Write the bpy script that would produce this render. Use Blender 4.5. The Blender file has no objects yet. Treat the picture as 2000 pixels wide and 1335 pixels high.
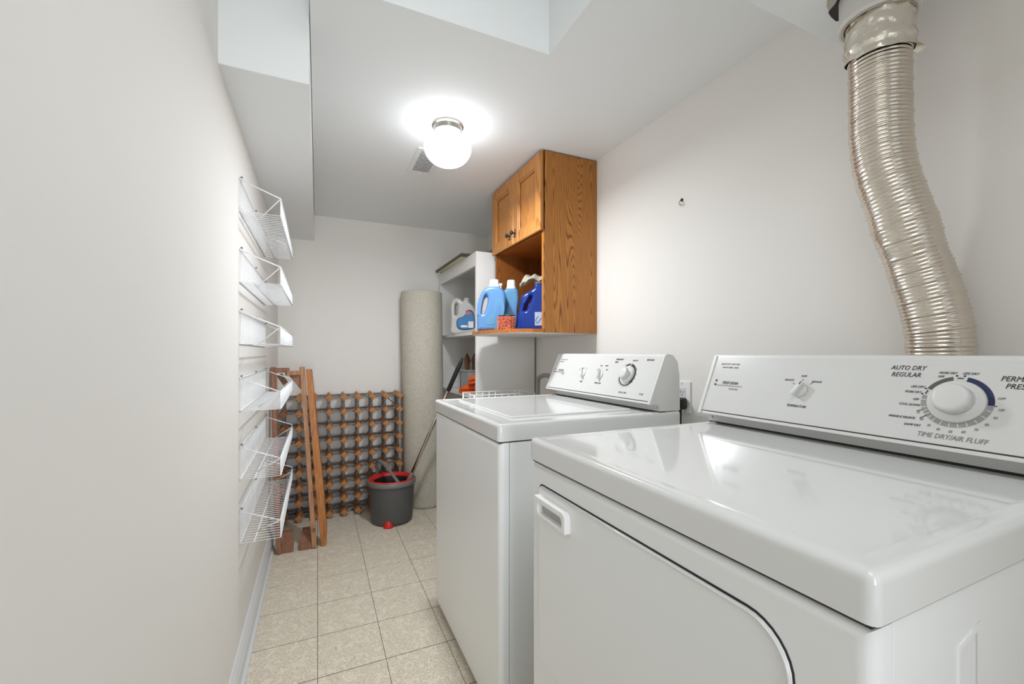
import bpy, bmesh, math, random
from mathutils import Vector, Matrix, noise
random.seed(7)
S = bpy.context.scene
COL = S.collection
PI = math.pi

# ------------------------------------------------------------------ camera, world, light, exposure
cam_d = bpy.data.cameras.new('camera'); cam = bpy.data.objects.new('camera', cam_d); COL.objects.link(cam)
cam.location = (0, 0, 1.12); cam.rotation_euler = (PI/2, 0, -math.radians(24.4))
cam_d.sensor_width = 36; cam_d.lens = 837/2000*36; cam_d.shift_y = 20.5/2000; cam_d.clip_start = .02
S.camera = cam
W = bpy.data.worlds.new('world'); S.world = W; W.use_nodes = True
W.node_tree.nodes['Background'].inputs[0].default_value = (.95, .97, 1, 1)
W.node_tree.nodes['Background'].inputs[1].default_value = 1.0
S.view_settings.view_transform = 'Standard'; S.view_settings.look = 'None'
S.view_settings.gamma = 1; S.view_settings.use_curve_mapping = False
S.view_settings.exposure = -0.14
S.cycles.max_bounces = 14; S.cycles.diffuse_bounces = 10
def area(name, loc, rot, sx, sy, power, col=(.91, .965, 1)):
    l = bpy.data.lights.new(name, 'AREA'); l.shape = 'RECTANGLE'; l.size = sx; l.size_y = sy
    l.energy = power; l.color = col
    o = bpy.data.objects.new(name, l); o.location = loc; o.rotation_euler = rot; COL.objects.link(o)
    return o
area('hall_fill', (.3, -.15, 2.46), (0, 0, 0), .8, .8, 9)  # unseen fill lamp added overhead to brighten the near end
dl = area('rear_fill_beam', (.10, -1.56, 1.15), (math.radians(92), 0, math.radians(-1)), .5, 1.5, 3.3)  # added fill behind the camera, its beam narrowed to lift the far end
dl.data.spread = math.radians(44)
BULB_STRENGTH = 8

# ------------------------------------------------------------------ materials
def lin(c):
    return tuple(((x/255)/12.92 if x/255 <= .04045 else ((x/255+.055)/1.055)**2.4) for x in c) + (1,)
def mat(name, col, rough=.5, metal=0, bump=None, spec=.5, coat=0, emit=0, trans=0, var=None, alpha=1):
    m = bpy.data.materials.new(name); m.use_nodes = True; nt = m.node_tree; b = nt.nodes['Principled BSDF']
    b.inputs['Base Color'].default_value = lin(col); b.inputs['Roughness'].default_value = rough
    b.inputs['Metallic'].default_value = metal; b.inputs['Specular IOR Level'].default_value = spec
    b.inputs['Coat Weight'].default_value = coat; b.inputs['Transmission Weight'].default_value = trans
    b.inputs['Alpha'].default_value = alpha
    if emit:
        b.inputs['Emission Color'].default_value = lin(col); b.inputs['Emission Strength'].default_value = emit
    tc = nt.nodes.new('ShaderNodeTexCoord')
    if bump:
        sc, st = bump
        n = nt.nodes.new('ShaderNodeTexNoise'); n.inputs['Scale'].default_value = sc; n.inputs['Detail'].default_value = 4
        nt.links.new(tc.outputs['Object'], n.inputs['Vector'])
        bp = nt.nodes.new('ShaderNodeBump'); bp.inputs['Strength'].default_value = st; bp.inputs['Distance'].default_value = .002
        nt.links.new(n.outputs['Fac'], bp.inputs['Height']); nt.links.new(bp.outputs['Normal'], b.inputs['Normal'])
    if var:                                   # (scale xyz, colour2, lo, hi)
        sc, c2, lo, hi = var
        mp = nt.nodes.new('ShaderNodeMapping'); mp.inputs['Scale'].default_value = sc
        nt.links.new(tc.outputs['Object'], mp.inputs['Vector'])
        n = nt.nodes.new('ShaderNodeTexNoise'); n.inputs['Scale'].default_value = 1; n.inputs['Detail'].default_value = 6
        n.inputs['Roughness'].default_value = .65
        nt.links.new(mp.outputs[0], n.inputs['Vector'])
        r = nt.nodes.new('ShaderNodeValToRGB'); r.color_ramp.elements[0].position = lo; r.color_ramp.elements[1].position = hi
        r.color_ramp.elements[0].color = lin(col); r.color_ramp.elements[1].color = lin(c2)
        nt.links.new(n.outputs['Fac'], r.inputs['Fac']); nt.links.new(r.outputs['Color'], b.inputs['Base Color'])
    return m
def oak(name, light, dark, vertical=True, s=1.0):
    m = bpy.data.materials.new(name); m.use_nodes = True; nt = m.node_tree; b = nt.nodes['Principled BSDF']
    b.inputs['Roughness'].default_value = .38; b.inputs['Specular IOR Level'].default_value = .4
    tc = nt.nodes.new('ShaderNodeTexCoord'); mp = nt.nodes.new('ShaderNodeMapping')
    mp.inputs['Scale'].default_value = (1.7*s, 1.7*s, .085*s) if vertical else (1*s, .10*s, 1*s)
    nt.links.new(tc.outputs['Object'], mp.inputs['Vector'])
    # cathedral grain: rings of a noise field stretched along the board
    n = nt.nodes.new('ShaderNodeTexNoise'); n.inputs['Scale'].default_value = 5.2; n.inputs['Detail'].default_value = 1.2
    n.inputs['Roughness'].default_value = .35
    nt.links.new(mp.outputs[0], n.inputs['Vector'])
    mu = nt.nodes.new('ShaderNodeMath'); mu.operation = 'MULTIPLY'; mu.inputs[1].default_value = 72
    nt.links.new(n.outputs['Fac'], mu.inputs[0])
    # fine ring jitter
    mp3 = nt.nodes.new('ShaderNodeMapping'); mp3.inputs['Scale'].default_value = (60, 60, 3) if vertical else (60, 3, 60)
    nt.links.new(tc.outputs['Object'], mp3.inputs['Vector'])
    n3 = nt.nodes.new('ShaderNodeTexNoise'); n3.inputs['Scale'].default_value = 1; n3.inputs['Detail'].default_value = 3
    nt.links.new(mp3.outputs[0], n3.inputs['Vector'])
    ad = nt.nodes.new('ShaderNodeMath'); ad.operation = 'ADD'
    nt.links.new(mu.outputs[0], ad.inputs[0]); nt.links.new(n3.outputs['Fac'], ad.inputs[1])
    fr = nt.nodes.new('ShaderNodeMath'); fr.operation = 'FRACT'; nt.links.new(ad.outputs[0], fr.inputs[0])
    r = nt.nodes.new('ShaderNodeValToRGB'); e = r.color_ramp.elements
    e[0].position = 0; e[0].color = lin(dark); e[1].position = .32; e[1].color = lin(light)
    x = e.new(.85); x.color = lin(light); y = e.new(1.0); y.color = lin(tuple((a*.55+c*.45) for a, c in zip(light, dark)))
    nt.links.new(fr.outputs[0], r.inputs['Fac'])
    mp2 = nt.nodes.new('ShaderNodeMapping'); mp2.inputs['Scale'].default_value = (420, 420, 9) if vertical else (420, 9, 420)
    nt.links.new(tc.outputs['Object'], mp2.inputs['Vector'])
    n2 = nt.nodes.new('ShaderNodeTexNoise'); n2.inputs['Scale'].default_value = 1; n2.inputs['Detail'].default_value = 2
    nt.links.new(mp2.outputs[0], n2.inputs['Vector'])
    r2 = nt.nodes.new('ShaderNodeValToRGB'); r2.color_ramp.elements[0].position = .35; r2.color_ramp.elements[1].position = .6
    r2.color_ramp.elements[0].color = (.62, .55, .5, 1); r2.color_ramp.elements[1].color = (1, 1, 1, 1)
    nt.links.new(n2.outputs['Fac'], r2.inputs['Fac'])
    mx = nt.nodes.new('ShaderNodeMix'); mx.data_type = 'RGBA'; mx.blend_type = 'MULTIPLY'; mx.inputs[0].default_value = .6
    nt.links.new(r.outputs['Color'], mx.inputs[6]); nt.links.new(r2.outputs['Color'], mx.inputs[7])
    nt.links.new(mx.outputs[2], b.inputs['Base Color'])
    bp = nt.nodes.new('ShaderNodeBump'); bp.inputs['Strength'].default_value = .15; bp.inputs['Distance'].default_value = .001
    nt.links.new(fr.outputs[0], bp.inputs['Height']); nt.links.new(bp.outputs['Normal'], b.inputs['Normal'])
    return m
def tile_mat():
    m = bpy.data.materials.new('vinyl_tile'); m.use_nodes = True; nt = m.node_tree; b = nt.nodes['Principled BSDF']
    b.inputs['Roughness'].default_value = .45
    g = nt.nodes.new('ShaderNodeNewGeometry')
    n = nt.nodes.new('ShaderNodeTexNoise'); n.inputs['Scale'].default_value = 30; n.inputs['Detail'].default_value = 8
    n.inputs['Roughness'].default_value = .72; n.inputs['Distortion'].default_value = 1.1
    nt.links.new(g.outputs['Position'], n.inputs['Vector'])
    r = nt.nodes.new('ShaderNodeValToRGB'); e = r.color_ramp.elements
    base = (224, 215, 198)
    e[0].position = .3; e[0].color = lin((206, 194, 174)); e[1].position = .7; e[1].color = lin((230, 222, 206))
    for p, c in ((.478, base), (.493, (150, 138, 120)), (.508, base)):
        q = e.new(p); q.color = lin(c)
    nt.links.new(n.outputs['Fac'], r.inputs['Fac'])
    n2 = nt.nodes.new('ShaderNodeTexNoise'); n2.inputs['Scale'].default_value = 170; n2.inputs['Detail'].default_value = 3
    nt.links.new(g.outputs['Position'], n2.inputs['Vector'])
    r2 = nt.nodes.new('ShaderNodeValToRGB'); r2.color_ramp.elements[0].position = .36; r2.color_ramp.elements[1].position = .55
    r2.color_ramp.elements[0].color = (.72, .7, .68, 1); r2.color_ramp.elements[1].color = (1, 1, 1, 1)
    nt.links.new(n2.outputs['Fac'], r2.inputs['Fac'])
    mx = nt.nodes.new('ShaderNodeMix'); mx.data_type = 'RGBA'; mx.blend_type = 'MULTIPLY'; mx.inputs[0].default_value = .8
    nt.links.new(r.outputs['Color'], mx.inputs[6]); nt.links.new(r2.outputs['Color'], mx.inputs[7])
    nt.links.new(mx.outputs[2], b.inputs['Base Color'])
    return m
M = dict(
    wall=mat('wall_paint', (229, 226, 222), .75, bump=(90, .12)),
    ceil=mat('ceiling_paint', (234, 237, 238), .8, bump=(70, .12)),
    trim=mat('trim_paint', (214, 216, 219), .4),
    grout=mat('grout', (78, 69, 56), .8),
    tile=tile_mat(),
    enamel=mat('white_enamel', (216, 217, 216), .10, coat=.4),
    enamel_side=mat('white_enamel_side', (230, 232, 232), .28),
    plastic=mat('white_plastic', (214, 214, 212), .35),
    panelw=mat('console_white', (212, 212, 210), .2),
    gap=mat('dark_gap', (38, 36, 34), .6),
    ink=mat('black_ink', (40, 38, 36), .6), inkg=mat('grey_ink', (128, 126, 122), .6),
    band=mat('band_grey', (150, 149, 146), .5), bandd=mat('band_dark_grey', (86, 86, 82), .5),
    navy=mat('band_navy', (24, 34, 78), .5), slot=mat('slot_grey', (170, 171, 170), .4),
    chrome=mat('chrome', (200, 198, 194), .18, 1), steel=mat('brushed_steel', (196, 188, 176), .24, 1),
    foil=mat('aluminium_foil', (212, 203, 190), .22, 1, bump=(60, .5)),
    tape=mat('foil_tape', (228, 221, 208), .2, 1, bump=(38, 1.0)),
    galv=mat('galvanised', (132, 130, 128), .5, .6, var=((90, 90, 90), (78, 76, 76), .42, .6)),
    duct_white=mat('white_collar', (214, 212, 207), .4, bump=(40, .2)),
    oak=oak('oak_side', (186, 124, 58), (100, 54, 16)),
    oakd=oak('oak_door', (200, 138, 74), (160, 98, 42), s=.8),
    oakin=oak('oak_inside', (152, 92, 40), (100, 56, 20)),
    oakb=oak('oak_board', (186, 112, 48), (150, 82, 28), vertical=False),
    peg=mat('pine_peg', (186, 132, 82), .6, var=((30, 30, 90), (140, 88, 48), .4, .66)),
    pegcol=mat('peg', (172, 118, 70), .6),
    brown=mat('brown_timber', (150, 104, 80), .55, var=((120, 120, 8), (112, 72, 54), .4, .68)),
    brownl=mat('light_timber', (176, 130, 96), .55, var=((120, 120, 8), (140, 96, 66), .4, .68)),
    ochre=mat('ochre_timber', (182, 116, 50), .5, var=((120, 120, 6), (140, 82, 30), .4, .68)),
    wire=mat('white_wire', (226, 227, 230), .35),
    carpet=mat('carpet_backing', (206, 200, 186), .95, bump=(420, .8), var=((260, 260, 90), (166, 160, 148), .45, .7)),
    pile=mat('carpet_pile', (150, 138, 120), 1, bump=(600, 1)),
    melamine=mat('white_melamine', (222, 221, 218), .4),
    bucket=mat('grey_bucket', (80, 80, 80), .5), black=mat('black_plastic', (26, 26, 27), .45),
    bgrey=mat('grey_plastic', (112, 110, 108), .4), red=mat('red_plastic', (200, 36, 30), .4),
    ltblue=mat('pale_blue_plastic', (86, 128, 178), .35), teal=mat('aqua_plastic', (84, 138, 176), .3),
    blue=mat('royal_blue_plastic', (14, 50, 136), .25), capw=mat('white_cap', (232, 232, 232), .4),
    bluelab=mat('blue_label', (46, 122, 180), .4), navylab=mat('navy_label', (24, 44, 96), .4),
    palelab=mat('pale_label', (172, 190, 222), .45), pink=mat('pink_print', (214, 96, 120), .5), white=mat('white_print', (228, 230, 232), .5),
    clear=mat('cloudy_clear_plastic', (222, 222, 220), .25, trans=.35),
    orangesp=mat('orange_chenille', (190, 96, 72), .95, bump=(300, 1), var=((130, 130, 130), (140, 56, 42), .45, .62)),
    cloth=mat('cream_cloth', (212, 204, 186), .95, bump=(200, .6)),
    orange=mat('orange_suede', (206, 88, 26), .8, bump=(200, .4)),
    brownsh=mat('brown_leather', (92, 58, 30), .55), lace=mat('dark_red_trim', (120, 40, 26), .7),
    framed=mat('dark_frame', (66, 62, 48), .5), cream=mat('cream_mat', (206, 200, 170), .7),
    lampglass=mat('opal_glass', (248, 251, 255), .3, emit=BULB_STRENGTH),
    brass=mat('lamp_fitter', (150, 146, 138), .3, .9),
    hose=mat('grey_hose', (150, 148, 144), .5),
)

# ------------------------------------------------------------------ mesh helpers
OFF = {}
def mk(name, bm, m, parent=None, smooth=False, loc=(0, 0, 0), wn=False):
    """bm is in world coordinates; the object's origin is loc (or its parent's)."""
    off = OFF[parent] if parent else Vector(loc)
    bmesh.ops.translate(bm, verts=bm.verts, vec=-off)
    me = bpy.data.meshes.new(name); bm.normal_update(); bm.to_mesh(me); bm.free()
    if isinstance(m, (list, tuple)):
        for q in m: me.materials.append(q)
    else: me.materials.append(m)
    if smooth or wn:
        for p in me.polygons: p.use_smooth = True
    o = bpy.data.objects.new(name, me); COL.objects.link(o)
    if parent: o.parent = parent
    else: o.location = off
    OFF[o] = off.copy()
    if wn:
        me.set_sharp_from_angle(angle=math.radians(38))
        w = o.modifiers.new('wn', 'WEIGHTED_NORMAL'); w.keep_sharp = True
    return o
def thing(name, label, cat, loc, group=None):
    o = bpy.data.objects.new(name, None); COL.objects.link(o); o.location = loc; o.empty_display_size = .05
    OFF[o] = Vector(loc); return tag(o, label, cat, group)
def tag(o, label, cat, group=None):
    o['label'] = label; o['category'] = cat
    if group: o['group'] = group
    return o
def struct(o): o['kind'] = 'structure'; return o
def inst(name, me, parent, wloc):
    o = bpy.data.objects.new(name, me); COL.objects.link(o); o.parent = parent
    o.location = Vector(wloc) - OFF[parent]; OFF[o] = Vector(wloc); return o
def box(bm, x0, x1, y0, y1, z0, z1, bev=0, seg=2, only=None):
    r = bmesh.ops.create_cube(bm, size=1)
    vs = r['verts']
    bmesh.ops.scale(bm, verts=vs, vec=(abs(x1-x0), abs(y1-y0), abs(z1-z0)))
    bmesh.ops.translate(bm, verts=vs, vec=((x0+x1)/2, (y0+y1)/2, (z0+z1)/2))
    if bev:
        es = list({e for v in vs for e in v.link_edges})
        if only: es = [e for e in es if only((e.verts[0].co+e.verts[1].co)/2)]
        bmesh.ops.bevel(bm, geom=es, offset=bev, segments=seg, affect='EDGES', profile=.5)
    return vs
def nb(): return bmesh.new()
def B(*a, **k):
    bm = nb(); box(bm, *a, **k); return bm
def frames(pts):
    T = []
    for i in range(len(pts)):
        a = pts[max(i-1, 0)]; b = pts[min(i+1, len(pts)-1)]; T.append((b-a).normalized())
    n = T[0].orthogonal().normalized(); out = []
    for t in T:
        n = (n - t*n.dot(t)).normalized(); out.append((n, t.cross(n)))
    return out
def tube(bm, pts, r, seg=8, closed_ends=True, rx=None):
    pts = [Vector(p) for p in pts]; fr = frames(pts); rings = []
    for i, (p, (a, b)) in enumerate(zip(pts, fr)):
        rr = r[i] if isinstance(r, (list, tuple)) else r
        rings.append([bm.verts.new(p + a*math.cos(2*PI*k/seg)*rr + b*math.sin(2*PI*k/seg)*rr) for k in range(seg)])
    for i in range(len(rings)-1):
        for k in range(seg):
            bm.faces.new((rings[i][k], rings[i][(k+1) % seg], rings[i+1][(k+1) % seg], rings[i+1][k]))
    if closed_ends:
        bm.faces.new(rings[0][::-1]); bm.faces.new(rings[-1])
    return rings
def lathe(bm, prof, seg=32, M4=None, sx=1, sy=1):
    """prof = [(r, z)...] about z axis, then transformed by M4"""
    M4 = M4 or Matrix(); rings = []
    for r, z in prof:
        if r < 1e-6: rings.append([bm.verts.new(M4 @ Vector((0, 0, z)))])
        else: rings.append([bm.verts.new(M4 @ Vector((math.cos(2*PI*k/seg)*r*sx, math.sin(2*PI*k/seg)*r*sy, z))) for k in range(seg)])
    for a, b in zip(rings, rings[1:]):
        for k in range(seg):
            j = (k+1) % seg
            if len(a) == 1 and len(b) == 1: continue
            if len(a) == 1: bm.faces.new((a[0], b[j], b[k]))
            elif len(b) == 1: bm.faces.new((a[k], a[j], b[0]))
            else: bm.faces.new((a[k], a[j], b[j], b[k]))
def prism(bm, poly, f0, f1):
    """poly of 2-tuples, f0/f1 map (a,b)->world point for either end"""
    A = [bm.verts.new(f0(*p)) for p in poly]; Bv = [bm.verts.new(f1(*p)) for p in poly]
    n = len(poly); bm.faces.new(A[::-1]); bm.faces.new(Bv)
    for i in range(n): bm.faces.new((A[i], A[(i+1) % n], Bv[(i+1) % n], Bv[i]))
    bmesh.ops.recalc_face_normals(bm, faces=bm.faces)
def bar(bm, p, q, w, h, up=(0, 0, 1), bev=0):
    """square bar from p to q, w across, h along up-ish"""
    p = Vector(p); q = Vector(q); t = (q-p).normalized(); u = Vector(up); s = t.cross(u).normalized(); u = s.cross(t).normalized()
    L = (q-p).length; vs = bmesh.ops.create_cube(bm, size=1)['verts']
    mt = Matrix((( s.x*w, t.x*L, u.x*h, (p.x+q.x)/2), (s.y*w, t.y*L, u.y*h, (p.y+q.y)/2), (s.z*w, t.z*L, u.z*h, (p.z+q.z)/2), (0, 0, 0, 1)))
    bmesh.ops.transform(bm, matrix=mt, verts=vs)
    if bev: bmesh.ops.bevel(bm, geom=list({e for v in vs for e in v.link_edges}), offset=bev, segments=1, affect='EDGES')
def crom(pts, n=6, closed=True):
    pts = [Vector(p) for p in pts]; out = []; N = len(pts)
    for i in range(N if closed else N-1):
        g = lambda j: pts[j % N] if closed else pts[max(0, min(N-1, j))]
        a, b, c, d = g(i-1), g(i), g(i+1), g(i+2)
        for k in range(n):
            t = k/n
            out.append(.5*((2*b)+(c-a)*t+(2*a-5*b+4*c-d)*t*t+(3*b-a-3*c+d)*t**3))
    if not closed: out.append(pts[-1])
    return out
def curve_bm(loops, th, bev, M4, res=4):
    """filled outline(s) with holes, thickness th, rounded edges; retries when the cap fill comes out incomplete"""
    ar = lambda L: abs(sum(L[i-1][0]*L[i][1]-L[i][0]*L[i-1][1] for i in range(len(L))))/2
    pe = sum(math.hypot(L[i][0]-L[i-1][0], L[i][1]-L[i-1][1]) for L in loops for i in range(len(L)))
    net = ar(loops[0]) - sum(ar(L) for L in loops[1:]); best = None
    for f in (1, .95, 1.06, .9, .85, 1.12, .8, .7, .6):
        bm = curve_try(loops, th, bev*f, Matrix(), res)
        a = sum(q.calc_area() for q in bm.faces if abs(q.normal.z) > .999)/2
        score = a/max(net-pe*bev*f, 1e-9)
        if best is None or score > best[0]:
            if best: best[1].free()
            best = (score, bm)
        else: bm.free()
        if score > .9: break
    bm = best[1]; bmesh.ops.transform(bm, matrix=M4, verts=bm.verts); return bm
def curve_try(loops, th, bev, M4, res=4):
    cu = bpy.data.curves.new('tmp', 'CURVE'); cu.dimensions = '2D'; cu.fill_mode = 'BOTH'
    cu.extrude = max(th/2-bev, 0.0001); cu.bevel_depth = bev; cu.bevel_resolution = res; cu.offset = -bev
    for L in loops:
        sp = cu.splines.new('POLY'); sp.points.add(len(L)-1)
        for i, p in enumerate(L): sp.points[i].co = (p[0], p[1], 0, 1)
        sp.use_cyclic_u = True
    o = bpy.data.objects.new('tmp', cu); COL.objects.link(o)
    me = bpy.data.meshes.new_from_object(o.evaluated_get(bpy.context.evaluated_depsgraph_get()))
    bpy.data.objects.remove(o); bpy.data.curves.remove(cu)
    bm = nb(); bm.from_mesh(me); bpy.data.meshes.remove(me)
    bmesh.ops.remove_doubles(bm, verts=bm.verts, dist=1e-5)
    bm.normal_update(); bmesh.ops.transform(bm, matrix=M4, verts=bm.verts); return bm
def basis(o, u, v, n):
    u, v, n, o = map(Vector, (u, v, n, o))
    return Matrix(((u.x, v.x, n.x, o.x), (u.y, v.y, n.y, o.y), (u.z, v.z, n.z, o.z), (0, 0, 0, 1)))
def text_into(bm, s, size, M4, x, y, align='CENTER', shear=.25, th=.00025, sx=.82, rot=0):
    cu = bpy.data.curves.new('tmp', 'FONT'); cu.body = s; cu.size = size; cu.align_x = align; cu.align_y = 'CENTER'
    cu.shear = shear; cu.extrude = th; cu.resolution_u = 2; cu.offset = size*.001
    o = bpy.data.objects.new('tmp', cu); COL.objects.link(o)
    me = bpy.data.meshes.new_from_object(o.evaluated_get(bpy.context.evaluated_depsgraph_get()))
    bpy.data.objects.remove(o); bpy.data.curves.remove(cu)
    me.transform(M4 @ Matrix.Translation((x, y, .0004)) @ Matrix.Rotation(rot, 4, 'Z') @ Matrix.Diagonal((sx, 1, 1, 1)))
    bm.from_mesh(me); bpy.data.meshes.remove(me)

# ------------------------------------------------------------------ room shell
XL, XR, XR2, YB, YF, ZC, ZH = -.25, 1.30, 1.30, 3.37, -1.6, 2.10, 2.48
struct(mk('wall_left', B(XL-.1, XL, YF, YB+.1, 0, ZH), M['wall']))
struct(mk('wall_back', B(XL, XR2+.1, YB, YB+.1, 0, ZH), M['wall']))
struct(mk('wall_right', B(XR, XR+.1, YF, YB+.1, 0, ZH), M['wall']))
bm = nb()   # wall behind the photographer with its doorway
box(bm, XL-.1, -.12, YF-.1, YF, 0, ZH); box(bm, 1.05, XR2+.1, YF-.1, YF, 0, ZH); box(bm, -.12, 1.05, YF-.1, YF, 2.1, ZH)
struct(mk('wall_front', bm, M['wall']))
# low ceiling (L-shaped), high ceiling above the recess, boxed bulkhead on the left
bm = nb(); prism(bm, [(-.02, YB), (-.02, 1.235), (.694, 1.235), (.694, YF), (XR2, YF), (XR2, YB)],
                 lambda a, b: (a, b, ZC), lambda a, b: (a, b, ZH))
ceil = struct(mk('ceiling', bm, M['ceil']))
bmc = B(XL-.1, XR2+.1, YF-.1, YB+.1, ZH, ZH+.08); struct(mk('ceiling', bmc, M['ceil']))
bm = B(XL, -.022, 1.41, YB, 1.917, ZH, bev=.004, seg=2, only=lambda c: c.z < 1.93 and (c.x > -.05 or c.y < 1.45) or (c.x > -.05 and c.y < 1.45))
struct(mk('trim_1', bm, M['ceil']))
struct(mk('trim_2', B(.85, XR, YF, .691, 1.946, ZC+.01, bev=.003, seg=2, only=lambda c: c.z < 1.95 and c.x < 1.2), M['ceil']))
# floor: grout bed with individual vinyl tiles
floor = struct(mk('floor', B(XL-.1, XR2+.1, YF-.1, YB+.1, -.06, -.0012), M['grout']))
px, py, g = .2286, .239, .0009
bm = nb(); box(bm, g, px-g, .0016, py-.0016, -.005, 0, bev=.0006, seg=1); tme = bpy.data.meshes.new('floor_tile'); bm.to_mesh(tme); bm.free(); tme.materials.append(M['tile'])
nt_ = 0
for i in range(-1, 7):
    for j in range(-14, 8):
        y = 1.619 + py*j
        if y < YF-.1 or y + py > YB+.1: continue
        if i*px+px > XR2+.1: continue
        inst('floor_tile', tme, floor, (i*px, y, 0)); nt_ += 1
bm = nb()   # baseboard with a stepped profile
prof = [(0, 0), (.027, 0), (.027, .012), (.021, .016), (.017, .02), (.017, .062), (.014, .07), (.014, .078), (.009, .09), (.004, .1), (0, .103)]
prism(bm, prof, lambda a, b: (XL+a, YF, b), lambda a, b: (XL+a, YB, b))
struct(mk('baseboard_left', bm, M['trim']))
bm = nb(); prism(bm, prof, lambda a, b: (XL+.02, YB-a, b), lambda a, b: (XR, YB-a, b)); struct(mk('baseboard_back', bm, M['trim']))

# ------------------------------------------------------------------ laundry machines
def wn_obj(name, bm, m, parent): return mk(name, bm, m, parent, wn=True)
def appliance(name, label, cat, yn, yf):
    root = thing(name, label, cat, (.82, (yn+yf)/2, 0))
    XF = .474
    # front panel wraps round both front corners
    bm = B(XF, .505, yn+.003, yf-.003, .03, .8592, bev=.016, seg=4, only=lambda c: c.x < XF+.005)
    wn_obj('front_panel', bm, M['enamel_side'], root)
    bm = B(.5065, 1.165, yn+.003, yf-.003, .03, .8592, bev=.003, seg=2)
    cab = wn_obj('cabinet', bm, M['enamel_side'], root)
    mk('top_seam_shade', B(XF+.002, 1.163, yn+.006, yf-.006, .8585, .864), M['gap'], root)  # dark strip painted in for the shade of the seam under the top
    # top: rolled edge, dished centre
    bm = nb(); vs = box(bm, XF-.0035, 1.168, yn, yf, .8635, .914)
    bmesh.ops.bevel(bm, geom=[e for e in bm.edges if (e.verts[0].co.z+e.verts[1].co.z)/2 > .87], offset=.013, segments=5, affect='EDGES', profile=.6)
    top = max(bm.faces, key=lambda f: f.calc_center_median().z*10+f.calc_area()); assert top.calc_area() > .2
    r = bmesh.ops.inset_region(bm, faces=[top], thickness=.022)
    r2 = bmesh.ops.inset_region(bm, faces=[top], thickness=.004)
    bmesh.ops.translate(bm, verts=top.verts, vec=(0, 0, -.0022))
    wn_obj('top', bm, M['enamel'], root)
    for fx, fy in ((.52, yn+.06), (.52, yf-.06), (1.1, yn+.06), (1.1, yf-.06)):
        bm = nb(); lathe(bm, [(0, 0), (.022, 0), (.022, .02), (.012, .022), (.012, .035), (0, .035)], 12, Matrix.Translation((fx, fy, 0)))
        mk('foot', bm, M['black'], root)
    # control console
    cy0, cy1 = yn+.004, yf-.004
    prof = [(1.03, .943), (1.031, .948), (1.0995, 1.109), (1.104, 1.1135), (1.118, 1.1145), (1.138, 1.108), (1.156, 1.085), (1.164, 1.04),
            (1.166, .9165), (1.074, .9165), (1.071, .936), (1.066, .941)]
    bm = nb(); prism(bm, prof, lambda a, b: (a, cy0, b), lambda a, b: (a, cy1, b))
    con = wn_obj('console', bm, M['plastic'], root)
    Lp = math.hypot(.07, .165); V = Vector((.07, 0, .165))/Lp; N = Vector((-.165, 0, .07))/Lp; U = Vector((0, -1, 0))
    F = basis((1.03, yf, .945), U, V, N)
    Wd = yf-yn
    def onp(bm, s0, s1, t0, t1, n0, n1, bev=0):
        vs = box(bm, s0, s1, t0, t1, n0, n1, bev); bmesh.ops.transform(bm, matrix=F, verts=bm.verts); return bm
    bm = onp(nb(), .016, Wd-.016, .008, .1745, -.001, .0012); mk('control_panel', bm, M['panelw'], con)
    for s0, s1 in ((.002, .0135), (Wd-.0135, Wd-.002)):
        bm = onp(nb(), s0, s1, -.004, .179, -.006, .004, .0022); wn_obj('end_trim', bm, M['plastic'], con)
    bm = onp(nb(), .014, Wd-.014, .0052, .0075, -.001, .0006); mk('shadow_gap', bm, M['gap'], con)
    bm = nb(); box(bm, 1.0735, 1.10, cy0+.001, cy1-.001, .9125, .9168); mk('base_gap', bm, M['gap'], con)
    for yy in (cy0+.012, cy1-.012):
        bm = nb(); lathe(bm, [(0, .003), (.003, .002), (.0036, 0)], 10, Matrix.Translation((1.0715, yy, .928)) @ Matrix.Rotation(-PI/2, 4, 'Y'))
        mk('screw', bm, M['steel'], con)
    return root, con, F
def arc_bm(F, cs, ct, r0, r1, a0, a1, n0=.0012, n1=.0016, seg=40):
    bm = nb(); V = []
    for i in range(seg+1):
        a = math.radians(a0+(a1-a0)*i/seg)
        V.append([bm.verts.new(F @ Vector((cs+math.cos(a)*r, ct+math.sin(a)*r, n))) for r, n in ((r0, n0), (r0, n1), (r1, n1), (r1, n0))])
    for a, b in zip(V, V[1:]):
        for k in range(4): bm.faces.new((a[k], a[(k+1) % 4], b[(k+1) % 4], b[k]))
    bm.faces.new(V[0]); bm.faces.new(V[-1][::-1]); bmesh.ops.recalc_face_normals(bm, faces=bm.faces)
    return bm
def big_dial(F, con, cs, ct, R):
    T = F @ Matrix.Translation((cs, ct, .0012))
    bm = nb(); k = R/.041
    lathe(bm, [(0, 0), (R, 0), (R, .003), (R*.97, .0048), (R*.86, .006), (R*.80, .0085), (R*.74, .010), (R*.69, .010), (R*.66, .009), (R*.655, .024), (R*.62, .027), (R*.5, .0283), (0, .029)], 64, T)
    kn = mk('dial', bm, M['plastic'], con, smooth=True)
    bm = nb()
    for i in range(40):          # grip ridges
        a = 2*PI*i/40
        vs = box(bm, R*.648, R*.672, -.0006, .0006, .011, .024)
        bmesh.ops.rotate(bm, verts=vs, cent=(0, 0, 0), matrix=Matrix.Rotation(a, 3, 'Z'))
    bmesh.ops.transform(bm, matrix=T, verts=bm.verts); o = mk('grip_ridges', bm, M['plastic'], kn)
    return kn
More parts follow.
